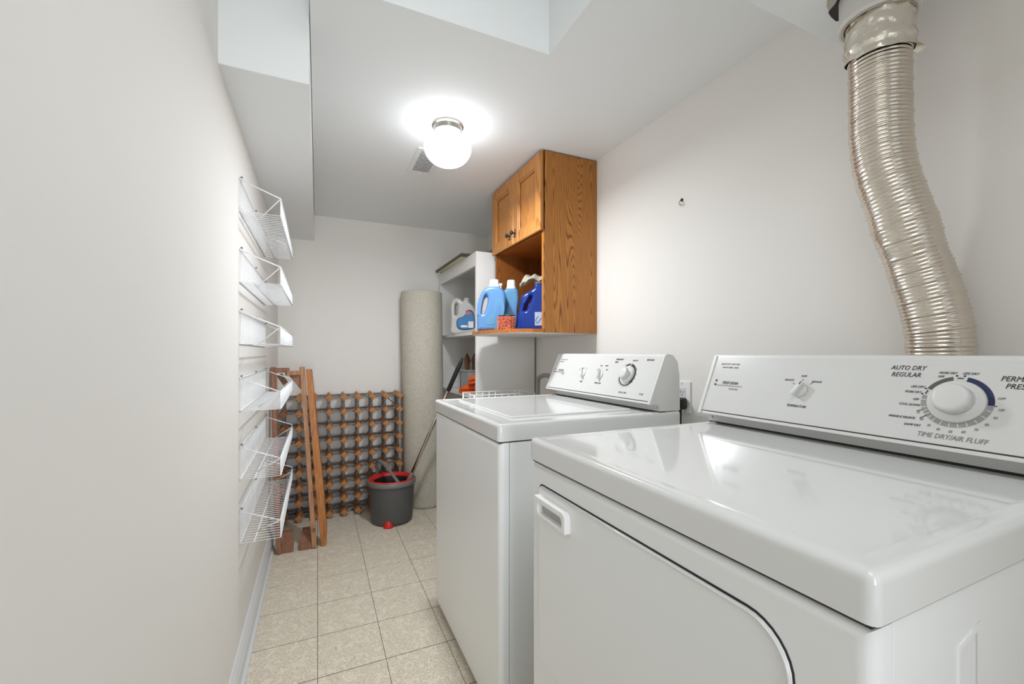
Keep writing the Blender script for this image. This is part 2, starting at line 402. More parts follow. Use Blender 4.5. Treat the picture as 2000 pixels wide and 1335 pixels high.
def small_knob(F, con, cs, ct, ang, r=.0165):
    T = F @ Matrix.Translation((cs, ct, .0012)) @ Matrix.Rotation(math.radians(ang), 4, 'Z')
    bm = nb(); lathe(bm, [(0, 0), (r, 0), (r*1.0, .003), (r*.93, .005), (0, .0055)], 32, T)
    kn = mk('knob', bm, M['plastic'], con, smooth=True)
    bm = nb(); box(bm, -r*1.02, r*1.12, -r*.30, r*.30, .003, .018, .003, 3); bmesh.ops.transform(bm, matrix=T, verts=bm.verts)
    mk('grip', bm, M['plastic'], kn, wn=True)
    bm = nb(); box(bm, r*.62, r*1.08, -.0011, .0011, .0175, .0186); bmesh.ops.transform(bm, matrix=T, verts=bm.verts); mk('pointer_mark', bm, M['ink'], kn)

# --- dryer, nearest the camera
dryer, con, F = appliance('clothes_dryer', 'white clothes dryer nearest the camera, with side-hinged door and big blue-banded dial', 'dryer', .222, .933)
cs, ct = .5541, .0915
big_dial(F, con, cs, ct, .0405)
for m_, a0, a1 in ((M['navy'], 78, -3), (M['bandd'], 102, 152), (M['band'], 169, 356)):
    mk('dial_band', arc_bm(F, cs, ct, .0412, .0495, a0, a1), m_, con)
bm = nb()
for a in (90, 160.5):
    d = math.radians(a); ux, uy = math.cos(d), math.sin(d)
    for (r0, r1, w0, w1) in ((.0435, .0455, -6.5, 6.5),):
        b2 = arc_bm(F, cs, ct, .0452, .0470, a-5, a+5, .0016, .002, 8); me = bpy.data.meshes.new('t'); b2.to_mesh(me); bm.from_mesh(me); b2.free()
for a in (84, 96, 154, 167):
    b2 = arc_bm(F, cs, ct, .0495, .0525, a-1.4, a+1.4, .0014, .002, 2); me = bpy.data.meshes.new('t'); b2.to_mesh(me); bm.from_mesh(me); b2.free()
for a in (205, 220):
    b2 = arc_bm(F, cs, ct, .0475, .058 if a == 205 else .060, a-.6, a+.6, .0016, .002, 2); me = bpy.data.meshes.new('t'); b2.to_mesh(me); bm.from_mesh(me); b2.free()
b2 = arc_bm(F, cs, ct, .0495, .053, -3.8, -2.4, .0014, .002, 2); me = bpy.data.meshes.new('t'); b2.to_mesh(me); bm.from_mesh(me); b2.free()
mk('dial_ticks', bm, M['ink'], con)['kind'] = 'stuff'
bm = nb()
for a in (180, 199, 208, 217, 226, 236, 251, 266, 281, 296, 312, 328, 344):
    b2 = arc_bm(F, cs, ct, .0418, .0490, a-.7, a+.7, .0016, .0019, 2); me = bpy.data.meshes.new('t'); b2.to_mesh(me); bm.from_mesh(me); b2.free()
mk('dial_divisions', bm, M['white'], con)['kind'] = 'stuff'
small_knob(F, con, .2757, .0903, 62, .0175)
INKM = [M['ink']]
def T(s, x, y, z, al='CENTER'):
    b_ = nb(); text_into(b_, s, z, F @ Matrix.Translation((0, 0, .0012)), x, y, al)
    o = mk('lettering', b_, INKM[0], con); return o
bm = nb()
T('AUTO DRY', .4737, .1553, .0135); T('REGULAR', .4725, .1405, .0135); T('PERMANENT', .605, .1398, .0135, 'LEFT'); T('PRESS', .612, .1262, .0135, 'LEFT')
T('PERFORMA', .0810, .0950, .0125)
for s, x, y, z in (('MORE DRY', .5355, .1472, .0062), ('LESS DRY', .5665, .1472, .0062), ('OFF', .5265, .1395, .0062), ('LESS DRY', .4955, .1165, .0062),
                   ('MORE DRY', .4895, .1053, .0062), ('OFF', .4965, .0903, .0062), ('COOL DOWN', .4880, .0788, .0062), ('WRINKLE RELEASE', .4800, .0520, .0062),
                   ('DAMP DRY', .4990, .0385, .0062), ('TEMPERATURE', .2760, .0495, .0085), ('DELICATE', .2440, .1150, .0062), ('FLUFF', .2770, .1270, .0062),
                   ('REGULAR', .3085, .1140, .0062)): T(s, x, y, z)
for dx, dy in ((.0341, .1008), (.0341, .0888)):
    lathe(bm, [(0, .0022), (.0032, .0022), (.0032, .001)], 14, F @ Matrix.Translation((dx, dy, 0)))
for a, b, c, d in ((.2545, .108, .2600, .1045), (.2765, .1195, .2765, .1145), (.3005, .1115, .2950, .107)):
    bm2 = nb(); p, q = F @ Vector((a, b, .0016)), F @ Vector((c, d, .0016)); bar(bm, p, q, .0009, .0006, F.to_3x3() @ Vector((0, 0, 1)))
mk('print_marks', bm, M['ink'], con)['kind'] = 'stuff'
INKM[0] = M['inkg']
T('TIME DRY/AIR FLUFF', .5560, .0226, .0128); T('HEAVY DUTY : EASY CARE', .0645, .1525, .0062); T('WATER SAVER : LARGE', .0675, .1420, .0062); T('BY MAYTAG', .0960, .0775, .0062)
for s, x, y in (('10', .5035, .0643), ('20', .5110, .0514), ('30', .5230, .0410), ('40', .5370, .0355), ('50', .5541, .0338), ('60', .5712, .0362), ('70', .5865, .0430),
                ('80', .5985, .0540), ('90', .6070, .0675), ('100', .6120, .0825), ('OFF', .6100, .1030)): T(s, x, y, .0066)
bm = nb(); box(bm, .0370, .1205, .0850, .0885, .0012, .0016); bmesh.ops.transform(bm, matrix=F, verts=bm.verts); mk('logo_bar', bm, M['band'], con)
# door: pocket ring, slab, bright bent trim, hinge, pull
def rrect(y0, y1, z0, z1, rs, n=8):
    """corners in order: (y0,z1) (y0,z0) (y1,z0) (y1,z1); rs radii"""
    out = []
    for (cy, cz, a0), r in zip(((y0, z1, 90), (y0, z0, 180), (y1, z0, 270), (y1, z1, 0)), rs):
        ox = cy + (r if cy == y0 else -r); oz = cz + (r if cz == z0 else -r)
        for k in range(n+1):
            a = math.radians(a0+90*k/n); out.append((ox+r*math.cos(a), oz+r*math.sin(a)))
    return out
# panel frame on the front face: a axis = +Y (towards the washer), so local x = -Y
FX = basis((.474, 0, 0), (0, -1, 0), (0, 0, 1), (-1, 0, 0))
dpoly = rrect(-.886, -.300, .408, .812, (.014, .03, .03, .055))
mk('door_gap', curve_bm([rrect(-.8885, -.2975, .4055, .8155, (.016, .032, .032, .057))], .0012, .0001, FX, 1), M['gap'], dryer)
door = mk('door', curve_bm([dpoly], .010, .0035, FX @ Matrix.Translation((0, 0, -.001)), 3), M['enamel_side'], dryer, wn=True)
pts = [Vector((.4685, -a, b)) for a, b in dpoly]
edge = [p for p in pts if p.y < .31 or p.z > .755]
edge = [Vector((.4695, .872, .8105))] + [Vector((.4695, .36, .8105))] + [Vector((.4695, -a, b-.0005)) for a, b in dpoly[27:][::-1]] + [Vector((.4695, .3012, .62))]
ang = []
for k in range(13):
    a = math.radians(90-90*k/12); ang.append(Vector((.4692, .355-.0535*math.cos(a), .757+.0535*math.sin(a))))
bm = nb(); tube(bm, [Vector((.4692, .870, .8105)), Vector((.4692, .6, .8105))] + ang + [Vector((.4692, .3015, .68)), Vector((.4692, .3015, .45))], .0022, 8)
mk('edge_trim', bm, M['enamel'], door, smooth=True)
for z in (.70, .47):
    bm = B(.4655, .474, .2945, .3035, z-.032, z+.032, bev=.0015); mk('hinge', bm, M['chrome'], dryer, wn=True)
hp = rrect(-.882, -.748, .748, .792, (.003, .012, .003, .014)); hole = rrect(-.865, -.762, .756, .778, (.006, .010, .010, .009))[::-1]
h = mk('door_pull', curve_bm([hp, hole], .016, .003, FX @ Matrix.Translation((0, 0, .010)), 3), M['capw'], door, wn=True)
mk('pull_recess', curve_bm([rrect(-.868, -.759, .753, .781, (.006, .010, .010, .009))], .003, .0005, FX @ Matrix.Translation((0, 0, .0045)), 2), M['slot'], h)
# pressed rectangle in the near side
sp = basis((0, .225, 0), (1, 0, 0), (0, 0, 1), (0, -1, 0))
for x0, x1 in ((.634, .688),):
    ring = [[(x0, .10), (x1, .10), (x1, .815), (x0, .800)], [(x0+.009, .11), (x0+.009, .790), (x1-.009, .804), (x1-.009, .11)]]
    mk('side_pressing', curve_bm(ring, .003, .0014, sp, 3), M['enamel_side'], dryer, smooth=True)

# --- washer behind it
washer, con, F = appliance('washing_machine', 'white top-loading washing machine beyond the dryer, beside the black plug', 'washing machine', 1.13, 1.862)
bm = nb(); box(bm, .553, 1.03, 1.228, 1.782, .906, .9185, .006, 3, only=lambda c: c.z > .91)
lid = mk('lid', bm, M['enamel'], washer, wn=True)
bm = nb(); box(bm, .536, .548, 1.555, 1.585, .9105, .9155, .002, 2); mk('lid_latch', bm, M['plastic'], washer, wn=True)
cs, ct = .566, .098
big_dial(F, con, cs, ct, .0325)
for m_, a0, a1, r0 in ((M['ink'], 84, -52, .0355), (M['ink'], 90, 124, .0385), (M['bandd'], 190, 306, .0395)):
    mk('dial_band', arc_bm(F, cs, ct, r0, .0455, a0, a1), m_, con)
small_knob(F, con, .276, .088, 118, .0165); small_knob(F, con, .400, .089, 100, .0175)
bm = nb(); INKM[0] = M['ink']
T('PERFORMA', .0810, .0975, .0115)
for s, x, y, z in (('SPEED', .2800, .0520, .0085), ('WATER TEMP', .4000, .0525, .0085), ('PERMANENT', .4930, .1595, .0100), ('PRESS', .4780, .1475, .0100), ('DELICATE', .5850, .1560, .0080),
                   ('REGULAR', .6640, .1600, .0105), ('HOT', .3870, .1290, .0080), ('WARM', .4220, .1300, .0075), ('COLD', .4320, .1130, .0065)): T(s, x, y, z)
for dx, dy in ((.0300, .1010), (.0270, .0885), (.2570, .1135), (.3790, .1130)):
    lathe(bm, [(0, .0022), (.0034, .0022), (.0034, .001)], 12, F @ Matrix.Translation((dx, dy, 0)))
for a in (128, 150, 168, 205, 215, 228, 246, 265, 285, 300, 325, 345, 5, 30):
    b2 = arc_bm(F, cs, ct, .0475, .0505, a-1.6, a+1.6, .0012, .0018, 2); me = bpy.data.meshes.new('t'); b2.to_mesh(me); bm.from_mesh(me); b2.free()
for a in (60, 80, 100, 120):
    aa = math.radians(a); lathe(bm, [(0, .0018), (.0016, .0018), (.0016, .001)], 6, F @ Matrix.Translation((.279+.028*math.cos(aa), .088+.028*math.sin(aa), 0)))
mk('print_marks', bm, M['ink'], con)['kind'] = 'stuff'
INKM[0] = M['inkg']
T('HEAVY DUTY : EXTRA', .0780, .1520, .0065); T('WATER SAVER', .0640, .1415, .0065); T('BY MAYTAG', .1080, .0800, .0060); T('RINSE & SPIN', .5700, .0265, .0095); T('SOAK', .6720, .0290, .0105)
bm = nb(); box(bm, .0330, .1160, .0870, .0900, .0012, .0016); bmesh.ops.transform(bm, matrix=F, verts=bm.verts); mk('logo_bar', bm, M['bandd'], con)
# drain hose hooked behind the washer
bm = nb(); tube(bm, crom([(1.20, 2.27, .70), (1.20, 2.27, .93), (1.205, 2.25, .975), (1.215, 2.17, .985), (1.23, 2.08, .945), (1.235, 2.02, .88), (1.235, 1.98, .55), (1.235, 1.97, .2), (1.235, 1.96, .013)], 8, False), .013, 12)
tag(mk('drain_hose', bm, M['hose'], None, True, (1.20, 2.27, .70)), 'grey drain hose arching up behind the washing machine console', 'hose')

# ------------------------------------------------------------------ dryer vent duct
duct = thing('dryer_vent_duct', 'corrugated foil exhaust duct rising behind the dryer to the ceiling collar', 'duct', (1.24, .47, .12))
path = crom([(1.190, .47, .13), (1.236, .468, .20), (1.238, .466, .45), (1.238, .466, .80), (1.238, .466, 1.10), (1.234, .471, 1.19), (1.222, .489, 1.285), (1.203, .503, 1.36), (1.186, .517, 1.44), (1.172, .533, 1.52),
             (1.166, .541, 1.60), (1.166, .543, 1.68), (1.165, .543, 1.76), (1.163, .543, 1.83)], 40, False)
# resample evenly
acc = [0]
for a, b in zip(path, path[1:]): acc.append(acc[-1]+(b-a).length)
tot = acc[-1]; per = .0088; n = int(tot/per*7); P2 = []; R2 = []; j = 0
for i in range(n+1):
    s = tot*i/n
    while j < len(acc)-2 and acc[j+1] < s: j += 1
    P2.append(path[j].lerp(path[j+1], (s-acc[j])/max(acc[j+1]-acc[j], 1e-9)))
    z = P2[-1].z
    R2.append(.0555 + .0017*abs(math.cos(PI*s/per)) - .0004 + .0013*max(0, math.cos(2*PI*s/(per*4)))**5 + .0025*math.exp(-((z-1.40)/.03)**2) - .0022*math.exp(-((z-1.335)/.02)**2))
bm = nb(); rings = tube(bm, P2, R2, 56, False)
for ring, p in zip(rings, P2):
    for v in ring:
        w = 1+.010*noise.noise(v.co*14) + (.022*noise.noise(v.co*70) if abs(v.co.z-1.362) < .022 else 0)
        v.co = p+(v.co-p)*w
mk('corrugated_hose', bm, M['foil'], duct, smooth=True)
bm = nb(); seg = 96; tr = []
for i in range(22):
    z = 1.792+.078*i/21; c = Vector((1.1635, .543, z)); row = []
    for k in range(seg):
        a = 2*PI*k/seg; dv = Vector((math.cos(a), math.sin(a), 0)); q = c+dv*.0600
        e = .004*abs(noise.noise(q*42))+.0032*abs(noise.noise(q*95))+(.0025 if 4 < i < 9 else 0)
        zz = .012*math.sin(a*1+1.0)*(1-i/21) + .004*noise.noise(q*25)*(1-i/21)
        row.append(bm.verts.new(c+dv*(.0605+e)+Vector((0, 0, zz))))
    tr.append(row)
for a, b in zip(tr, tr[1:]):
    for k in range(seg): bm.faces.new((a[k], a[(k+1) % seg], b[(k+1) % seg], b[k]))
mk('foil_tape', bm, M['tape'], duct, smooth=True)
bm = nb(); bar(bm, (1.207, .500, 1.806), (1.222, .490, 1.792), .024, .0015); mk('tape_end', bm, M['tape'], duct)
bm = nb(); Tm = Matrix.Translation((1.1625, .543, 0))
lathe(bm, [(.058, 1.84), (.0585, 1.90), (.057, 1.9455)], 48, Tm); mk('metal_pipe', bm, M['steel'], duct, smooth=True)
bm = nb(); Tm = Matrix.Translation((1.1615, .545, 0))
lathe(bm, [(.0585, 1.876), (.066, 1.871), (.0715, 1.870), (.0735, 1.874), (.0735, 1.879), (.0705, 1.883), (.0705, 1.9455)], 48, Tm); mk('ceiling_collar', bm, M['duct_white'], duct, smooth=True)
bm = nb(); lathe(bm, [(.0605, 1.8745), (.0605, 1.8705), (.0655, 1.8685), (.0655, 1.871)], 48, Tm); mk('collar_seal', bm, M['steel'], duct, smooth=True)
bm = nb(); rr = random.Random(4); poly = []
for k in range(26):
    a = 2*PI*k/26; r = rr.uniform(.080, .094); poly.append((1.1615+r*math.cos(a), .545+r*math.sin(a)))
prism(bm, poly, lambda a, b: (a, b, 1.9428+.001*math.sin(a*400)), lambda a, b: (a, b, 1.9462)); mk('torn_hole_patch', bm, M['gap'], duct)  # dark-coloured patch stands in for the shaded torn hole round the collar
bm = nb(); poly = [(0, .008), (.010, 0), (.014, .012), (.012, .034), (-.004, .032), (-.006, .018)]
prism(bm, poly, lambda a, b: (1.083-a*.3, .592+a, 1.9125+b), lambda a, b: (1.0845-a*.3, .592+a, 1.9125+b)); mk('torn_bracket', bm, M['steel'], duct)

# ------------------------------------------------------------------ ceiling lamp and register
lamp = thing('ceiling_lamp', 'lit opal glass mushroom globe lamp on the low ceiling', 'lamp', (.512, 1.80, ZC))
bm = nb(); lathe(bm, [(0, ZC), (.068, ZC), (.068, ZC-.008), (.062, ZC-.012), (.058, ZC-.030), (.050, ZC-.034), (0, ZC-.034)], 40, Matrix.Translation((.512, 1.80, 0))); mk('fitter', bm, M['brass'], lamp, wn=True)
prof = [(0, -.078)]
for k in range(1, 18):
    a = math.radians(-90+k*9.2); prof.append((.101*math.cos(a)**.9, .078*math.sin(a) if a < 0 else .058*math.sin(a)))
prof.append((.050, .064)); prof.append((0, .064))
bm = nb(); lathe(bm, prof, 48, Matrix.Translation((.512, 1.80, 2.003))); mk('globe', bm, M['lampglass'], lamp, smooth=True)
ld = bpy.data.lights.new('bulb_glow', 'AREA'); ld.shape = 'DISK'; ld.size = .14; ld.energy = 15.5; ld.color = (.93, .97, 1)
lo = bpy.data.objects.new('bulb_glow', ld); COL.objects.link(lo); lo.location = (.512, 1.80, 1.922)
reg = thing('ceiling_register', 'small white louvred air register beside the globe lamp', 'vent', (.503, 2.19, ZC))
bm = nb(); x0, x1, y0, y1 = .437, .570, 2.044, 2.340
for a in ((x0, x0+.024, y0, y1), (x1-.024, x1, y0, y1), (x0+.024, x1-.024, y0, y0+.03), (x0+.024, x1-.024, y1-.03, y1)):
    box(bm, *a, ZC-.006, ZC, .0015, 1)
mk('frame', bm, M['enamel_side'], reg)
mk('backing', B(x0+.02, x1-.02, y0+.02, y1-.02, ZC-.0012, ZC), M['slot'], reg)
bm = nb(); vs = box(bm, -.043, .043, -.0065, .0065, -.0008, .0008); bmesh.ops.rotate(bm, verts=vs, cent=(0, 0, 0), matrix=Matrix.Rotation(.6, 3, 'X'))
lm = bpy.data.meshes.new('louvre'); bm.to_mesh(lm); bm.free(); lm.materials.append(M['capw'])
for k in range(15): inst('louvre', lm, reg, ((x0+x1)/2, y0+.038+k*.0157, ZC-.0065))
mk('lever', B(.500, .506, 2.328, 2.352, ZC-.016, ZC-.006, bev=.001), M['enamel_side'], reg)

# ------------------------------------------------------------------ oak cabinet
cab = thing('oak_wall_cabinet', 'oak wall cabinet with two panelled doors above an open shelf', 'cabinet', (1.14, 2.12, 1.217))
CY0, CY1, CX = 1.815, 2.43, .990
mk('side_panel', B(CX, XR, CY0, CY0+.018, 1.217, 2.094), M['oak'], cab)
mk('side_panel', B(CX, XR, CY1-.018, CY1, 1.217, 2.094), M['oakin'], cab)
mk('top_panel', B(CX, XR, CY0+.018, CY1-.018, 2.078, 2.094), M['oakb'], cab)
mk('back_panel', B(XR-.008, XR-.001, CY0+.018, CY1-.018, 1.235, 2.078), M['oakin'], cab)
mk('bottom_panel', B(CX, XR-.008, CY0+.018, CY1-.018, 1.712, 1.728), M['oakb'], cab)
bm = nb()   # front frame
for a in ((CY0+.0, CY0+.03, 1.712, 2.094), (CY1-.03, CY1, 1.712, 2.094), (CY0+.03, CY1-.03, 1.712, 1.745), (CY0+.03, CY1-.03, 2.06, 2.094)):
    box(bm, CX-.004, CX+.006, *a)
mk('face_frame', bm, M['oakd'], cab)
for k, (a, b) in enumerate(((1.813, 2.1205), (2.1235, 2.431))):
    w = .058; bm = nb(); z0, z1 = 1.708, 2.084
    box(bm, .969, .9855, a, a+w, z0, z1, .003, 1); box(bm, .969, .9855, b-w, b, z0, z1, .003, 1)
    box(bm, .9695, .9855, a+w-.004, b-w+.004, z0, z0+w, .003, 1); box(bm, .9695, .9855, a+w-.004, b-w+.004, z1-w, z1, .003, 1)
    d = mk('door', bm, M['oakd'], cab)
    bm = nb()   # ogee moulding round the panel
    for p, q in (((a+w, z0+w), (b-w, z0+w)), ((b-w, z0+w), (b-w, z1-w)), ((b-w, z1-w), (a+w, z1-w)), ((a+w, z1-w), (a+w, z0+w))):
        bar(bm, (.978, p[0], p[1]), (.978, q[0], q[1]), .018, .008, (1, 0, 0), .0035)
    mk('moulding', bm, M['oakd'], d)
    mk('panel', B(.9825, .9845, a+w-.004, b-w+.004, z0+w-.004, z1-w+.004), M['oakin'] if 0 else M['oakd'], d)
    ky = 2.094 if k == 0 else 2.160
    Tk = Matrix.Translation((.969, ky, 1.762)) @ Matrix.Rotation(-PI/2, 4, 'Y')
    bm = nb(); lathe(bm, [(0, 0), (.010, 0), (.010, .002), (.004, .004), (.004, .012), (.009, .016), (.0125, .021), (.010, .027), (0, .029)], 16, Tk)
    lathe(bm, [(0, .0), (.006, .001), (0, .002)], 8, Tk @ Matrix.Translation((-.018, 0, .001)))
    lathe(bm, [(0, .0), (.006, .001), (0, .002)], 8, Tk @ Matrix.Translation((.018, 0, .001)))
    mk('knob', bm, M['black'], d, smooth=True)
sh = [(XR-.002, CY0+.0182), (CX+.0005, CY0+.0182), (CX-.0006, CY0+.002), (.935, 1.822), (.878, 1.85), (.835, 1.90), (.80, 1.98), (.783, 2.08), (.777, 2.17), (.783, 2.26), (.81, 2.34), (.87, 2.40), (CX-.0006, CY1-.002), (CX+.0005, CY1-.0182), (XR-.002, CY1-.0182)]
bm = nb(); prism(bm, sh, lambda a, b: (a, b, 1.2172), lambda a, b: (a, b, 1.2345)); shelf = mk('bowed_shelf', bm, M['oakb'], cab)
bm = nb(); prism(bm, sh, lambda a, b: (1.04+(a-1.04)*.992, 2.12+(b-2.12)*.992, 1.2155), lambda a, b: (1.04+(a-1.04)*.992, 2.12+(b-2.12)*.992, 1.2172)); mk('white_underside', bm, M['melamine'], shelf)

# ------------------------------------------------------------------ items on the oak shelf
RD = Vector((.9107, -.4131, 0)); UP = Vector((0, 0, 1)); TC = Vector((-.4131, -.9107, 0))     # items stand with their broad side along RD
def face(o, yaw=0):
    R = Matrix.Rotation(math.radians(yaw), 3, 'Z'); return basis(o, R @ RD, UP, R @ TC)
K = .000286
def shp(pts, cx, cy, k=K): return [((x-cx)*k, (cy-y)*k) for x, y in pts]
SZ = 1.2347
# pale blue softener bottle
loc = (.857, 2.165, SZ); b = thing('detergent_bottle', 'pale blue bottle with white cap and big handle hole, leftmost on the oak shelf', 'bottle', loc, 'detergent bottles on the oak shelf')
Fm = face(loc)
out = crom(shp([(655, 1196), (637, 1100), (634, 950), (640, 800), (662, 650), (705, 510), (775, 415), (860, 372), (955, 362), (1045, 378), (1115, 425), (1165, 510), (1180, 640), (1160, 850), (1130, 1000), (1118, 1100), (1100, 1196), (880, 1200)], 890, 1200), 5)
hole = crom(shp([(795, 545), (740, 620), (712, 740), (710, 850), (760, 872), (800, 780), (830, 660), (828, 570)], 890, 1200), 5)
mk('body', curve_bm([out, hole], .105, .021, Fm, 6), M['ltblue'], b, wn=True)
bm = nb(); lathe(bm, [(.024, .236), (.031, .238), (.031, .246), (.026, .250), (.024, .276), (.021, .279), (0, .279)], 32, Matrix.Translation((loc[0]+RD.x*.018, loc[1]+RD.y*.018, SZ))); mk('cap', bm, M['capw'], b, wn=True)
lb = crom(shp([(990, 600), (1050, 585), (1120, 640), (1150, 760), (1130, 900), (1085, 1010), (1090, 1120), (1060, 1165), (960, 1165), (940, 1080), (850, 1090), (805, 1030), (820, 960), (900, 900), (945, 820), (965, 700)], 890, 1200), 4)
lab = mk('label', curve_bm([lb], .0016, .0003, Fm @ Matrix.Translation((0, 0, .0530)), 1), M['teal'], b)
lb = crom(shp([(1040, 700), (1000, 760), (980, 860), (985, 960), (1030, 970), (1070, 880), (1080, 760)], 890, 1200), 4)
mk('print', curve_bm([lb], .0014, .0003, Fm @ Matrix.Translation((0, 0, .0545)), 1), M['ltblue'], lab)
# aqua bottle
loc = (.985, 2.235, SZ); b = thing('detergent_bottle', 'aqua bottle with white cap standing between the pale blue and royal blue ones', 'bottle', loc, 'detergent bottles on the oak shelf')
Fm = face(loc); k2 = K*1.05
out = crom(shp([(1130, 1120), (1128, 950), (1150, 800), (1195, 640), (1230, 480), (1265, 370), (1310, 322), (1400, 316), (1500, 322), (1540, 400), (1550, 560), (1520, 800), (1500, 1000), (1500, 1130), (1300, 1135)], 1330, 1135, k2), 5)
hole = crom(shp([(1290, 530), (1240, 600), (1218, 700), (1228, 810), (1270, 770), (1300, 680), (1315, 590)], 1330, 1135, k2), 5)
mk('body', curve_bm([out, hole], .09, .018, Fm, 6), M['teal'], b, wn=True)
bm = nb(); lathe(bm, [(.028, .243), (.029, .246), (.0285, .254), (.0255, .257), (.0235, .291), (.021, .296), (0, .297)], 32, Matrix.Translation((loc[0]+RD.x*.022, loc[1]+RD.y*.022, SZ))); mk('cap', bm, M['capw'], b, wn=True)
bm = curve_bm([crom(shp([(1280, 930), (1400, 930), (1440, 700), (1470, 560), (1500, 700), (1480, 1060), (1290, 1060)], 1330, 1135, k2), 4)], .0014, .0003, Fm @ Matrix.Translation((0, 0, .0455)), 1)
mk('label', bm, M['ltblue'], b)
# pump bottle behind it
loc = (.985, 2.335, SZ); b = thing('pump_bottle', 'white lotion pump bottle peeking out behind the aqua bottle', 'bottle', loc)
T0 = Matrix.Translation(loc)
bm = nb(); lathe(bm, [(0, 0), (.030, 0), (.032, .01), (.031, .15), (.018, .19), (.015, .20), (0, .20)], 24, T0); mk('body', bm, M['capw'], b, smooth=True)
bm = nb(); lathe(bm, [(.006, .2), (.006, .275), (.012, .278), (.013, .292), (0, .294)], 16, T0); mk('pump_stem', bm, M['capw'], b, wn=True)
c = Vector(loc)+Vector((0, 0, .286)); bm = nb(); tube(bm, [c, c-RD*.02, c-RD*.032-Vector((0, 0, .002)), c-RD*.036-Vector((0, 0, .010))], [.008, .0075, .006, .005], 10); mk('nozzle', bm, M['capw'], b, smooth=True)
# royal blue jug
loc = (1.08, 2.065, SZ); b = thing('detergent_jug', 'large royal blue detergent jug half hidden by the oak side panel', 'jug', loc)
Fm = face(loc, -8)
out = crom(shp([(1402, 1125), (1394, 1000), (1398, 860), (1430, 720), (1450, 600), (1475, 490), (1540, 425), (1640, 375), (1705, 322), (1718, 262), (1800, 250), (1890, 255), (1900, 320), (2010, 420), (2060, 560), (2070, 900), (2060, 1125), (1730, 1135)], 1730, 1132), 5)
hole = crom(shp([(1650, 490), (1590, 590), (1520, 715), (1535, 745), (1560, 740), (1620, 630), (1664, 520)], 1730, 1132), 4)
mk('body', curve_bm([out, hole], .12, .020, Fm, 6), M['blue'], b, wn=True)
bm = nb(); lathe(bm, [(.026, .245), (.026, .268), (0, .27)], 28, Matrix.Translation((loc[0]+.02*RD.x, loc[1]+.02*RD.y, SZ))); mk('cap', bm, M['capw'], b, wn=True)
lab = mk('label', curve_bm([shp([(1725, 1035), (1725, 785), (1990, 785), (1990, 1035)], 1730, 1132)[::-1]], .0016, .0004, Fm @ Matrix.Translation((0, 0, .0605)), 1), M['palelab'], b)
bm = nb(); tube(bm, [Fm @ Vector((p.x, p.y, .0618)) for p in crom([(q[0], q[1], 0) for q in shp([(1790, 860), (1745, 930), (1760, 990), (1800, 960), (1840, 900), (1880, 900), (1930, 880)], 1730, 1132)], 4, False)], .0012, 5); mk('script_print', bm, M['navylab'], lab)
# cloth draped over the jug
loc = (1.07, 2.06, SZ+.268); bm = nb(); rows = []
nx, ny = 26, 16
for i in range(nx):
    row = []
    for j in range(ny):
        x = (i/(nx-1)-.5)*.19; y = (j/(ny-1)-.5)*.13
        z = .028 - max(0, -x-.045)**1.2*1.5 - .85*max(0, abs(y)-.034) + .009*math.sin(x*95+y*50) + .012*noise.noise(Vector((x*34, y*34, 1)))
        p = Vector(loc)+RD*x*(.86)+TC*y+Vector((0, 0, z)); row.append(bm.verts.new(p))
    rows.append(row)
for a, c in zip(rows, rows[1:]):
    for j in range(ny-1): bm.faces.new((a[j], c[j], c[j+1], a[j+1]))
bmesh.ops.solidify(bm, geom=list(bm.faces), thickness=.012)
tag(mk('folded_cloth', bm, M['cloth'], None, True, loc), 'crumpled cream cloth draped over the royal blue jug', 'cloth')
bm = nb(); sx_ = (1.115, 2.28)
# chenille sponge block
loc = (.868, 1.985, SZ); b = thing('scrubbing_sponge', 'orange chenille sponge block with a black top, at the front of the oak shelf', 'sponge', loc)
Fm = face(loc, -22)
bm = nb(); box(bm, -.036, .036, 0, .068, -.024, .024, .008, 3); bmesh.ops.transform(bm, matrix=Fm, verts=bm.verts); core = mk('core', bm, M['orangesp'], b, smooth=True)
bm = nb()
for i in range(420):   # chenille noodles
    s = random.choice((0, 0, 1, 2)); a, c = random.uniform(-.034, .034), random.uniform(.004, .066)
    if s == 0: p = Vector((a, c, .023)); n = Vector((random.uniform(-.4, .4)+(a)*12, random.uniform(-.4, .4)+(c-.034)*14, 1))
    elif s == 1: p = Vector((.035, c, random.uniform(-.02, .02))); n = Vector((1, random.uniform(-.5, .5), random.uniform(-.5, .5)))
    else: p = Vector((-.035, c, random.uniform(-.02, .02))); n = Vector((-1, random.uniform(-.5, .5), random.uniform(-.5, .5)))
    n.normalize(); tube(bm, [Fm @ p, Fm @ (p+n*.006), Fm @ (p+n*.009+Vector((0, -.002, 0)))], [.0014, .0015, .0007], 4)
o = mk('chenille_tufts', bm, mat('tuft_orange', (214, 136, 112), .9), b); o['kind'] = 'stuff'
bm = nb(); box(bm, -.035, .037, .068, .074, -.023, .023, .002); bmesh.ops.transform(bm, matrix=Fm, verts=bm.verts); mk('backing', bm, M['black'], b)
# small dark red bottle in the shadow
bm = nb(); lathe(bm, [(0, 0), (.03, 0), (.03, .17), (.012, .2), (.012, .225), (0, .225)], 20, Matrix.Translation((1.16, 2.29, SZ)))
tag(mk('cleaner_bottle', bm, mat('maroon_plastic', (110, 34, 24), .4), None, True, (1.16, 2.29, SZ)), 'dark red bottle in the shadow under the cream cloth', 'bottle')

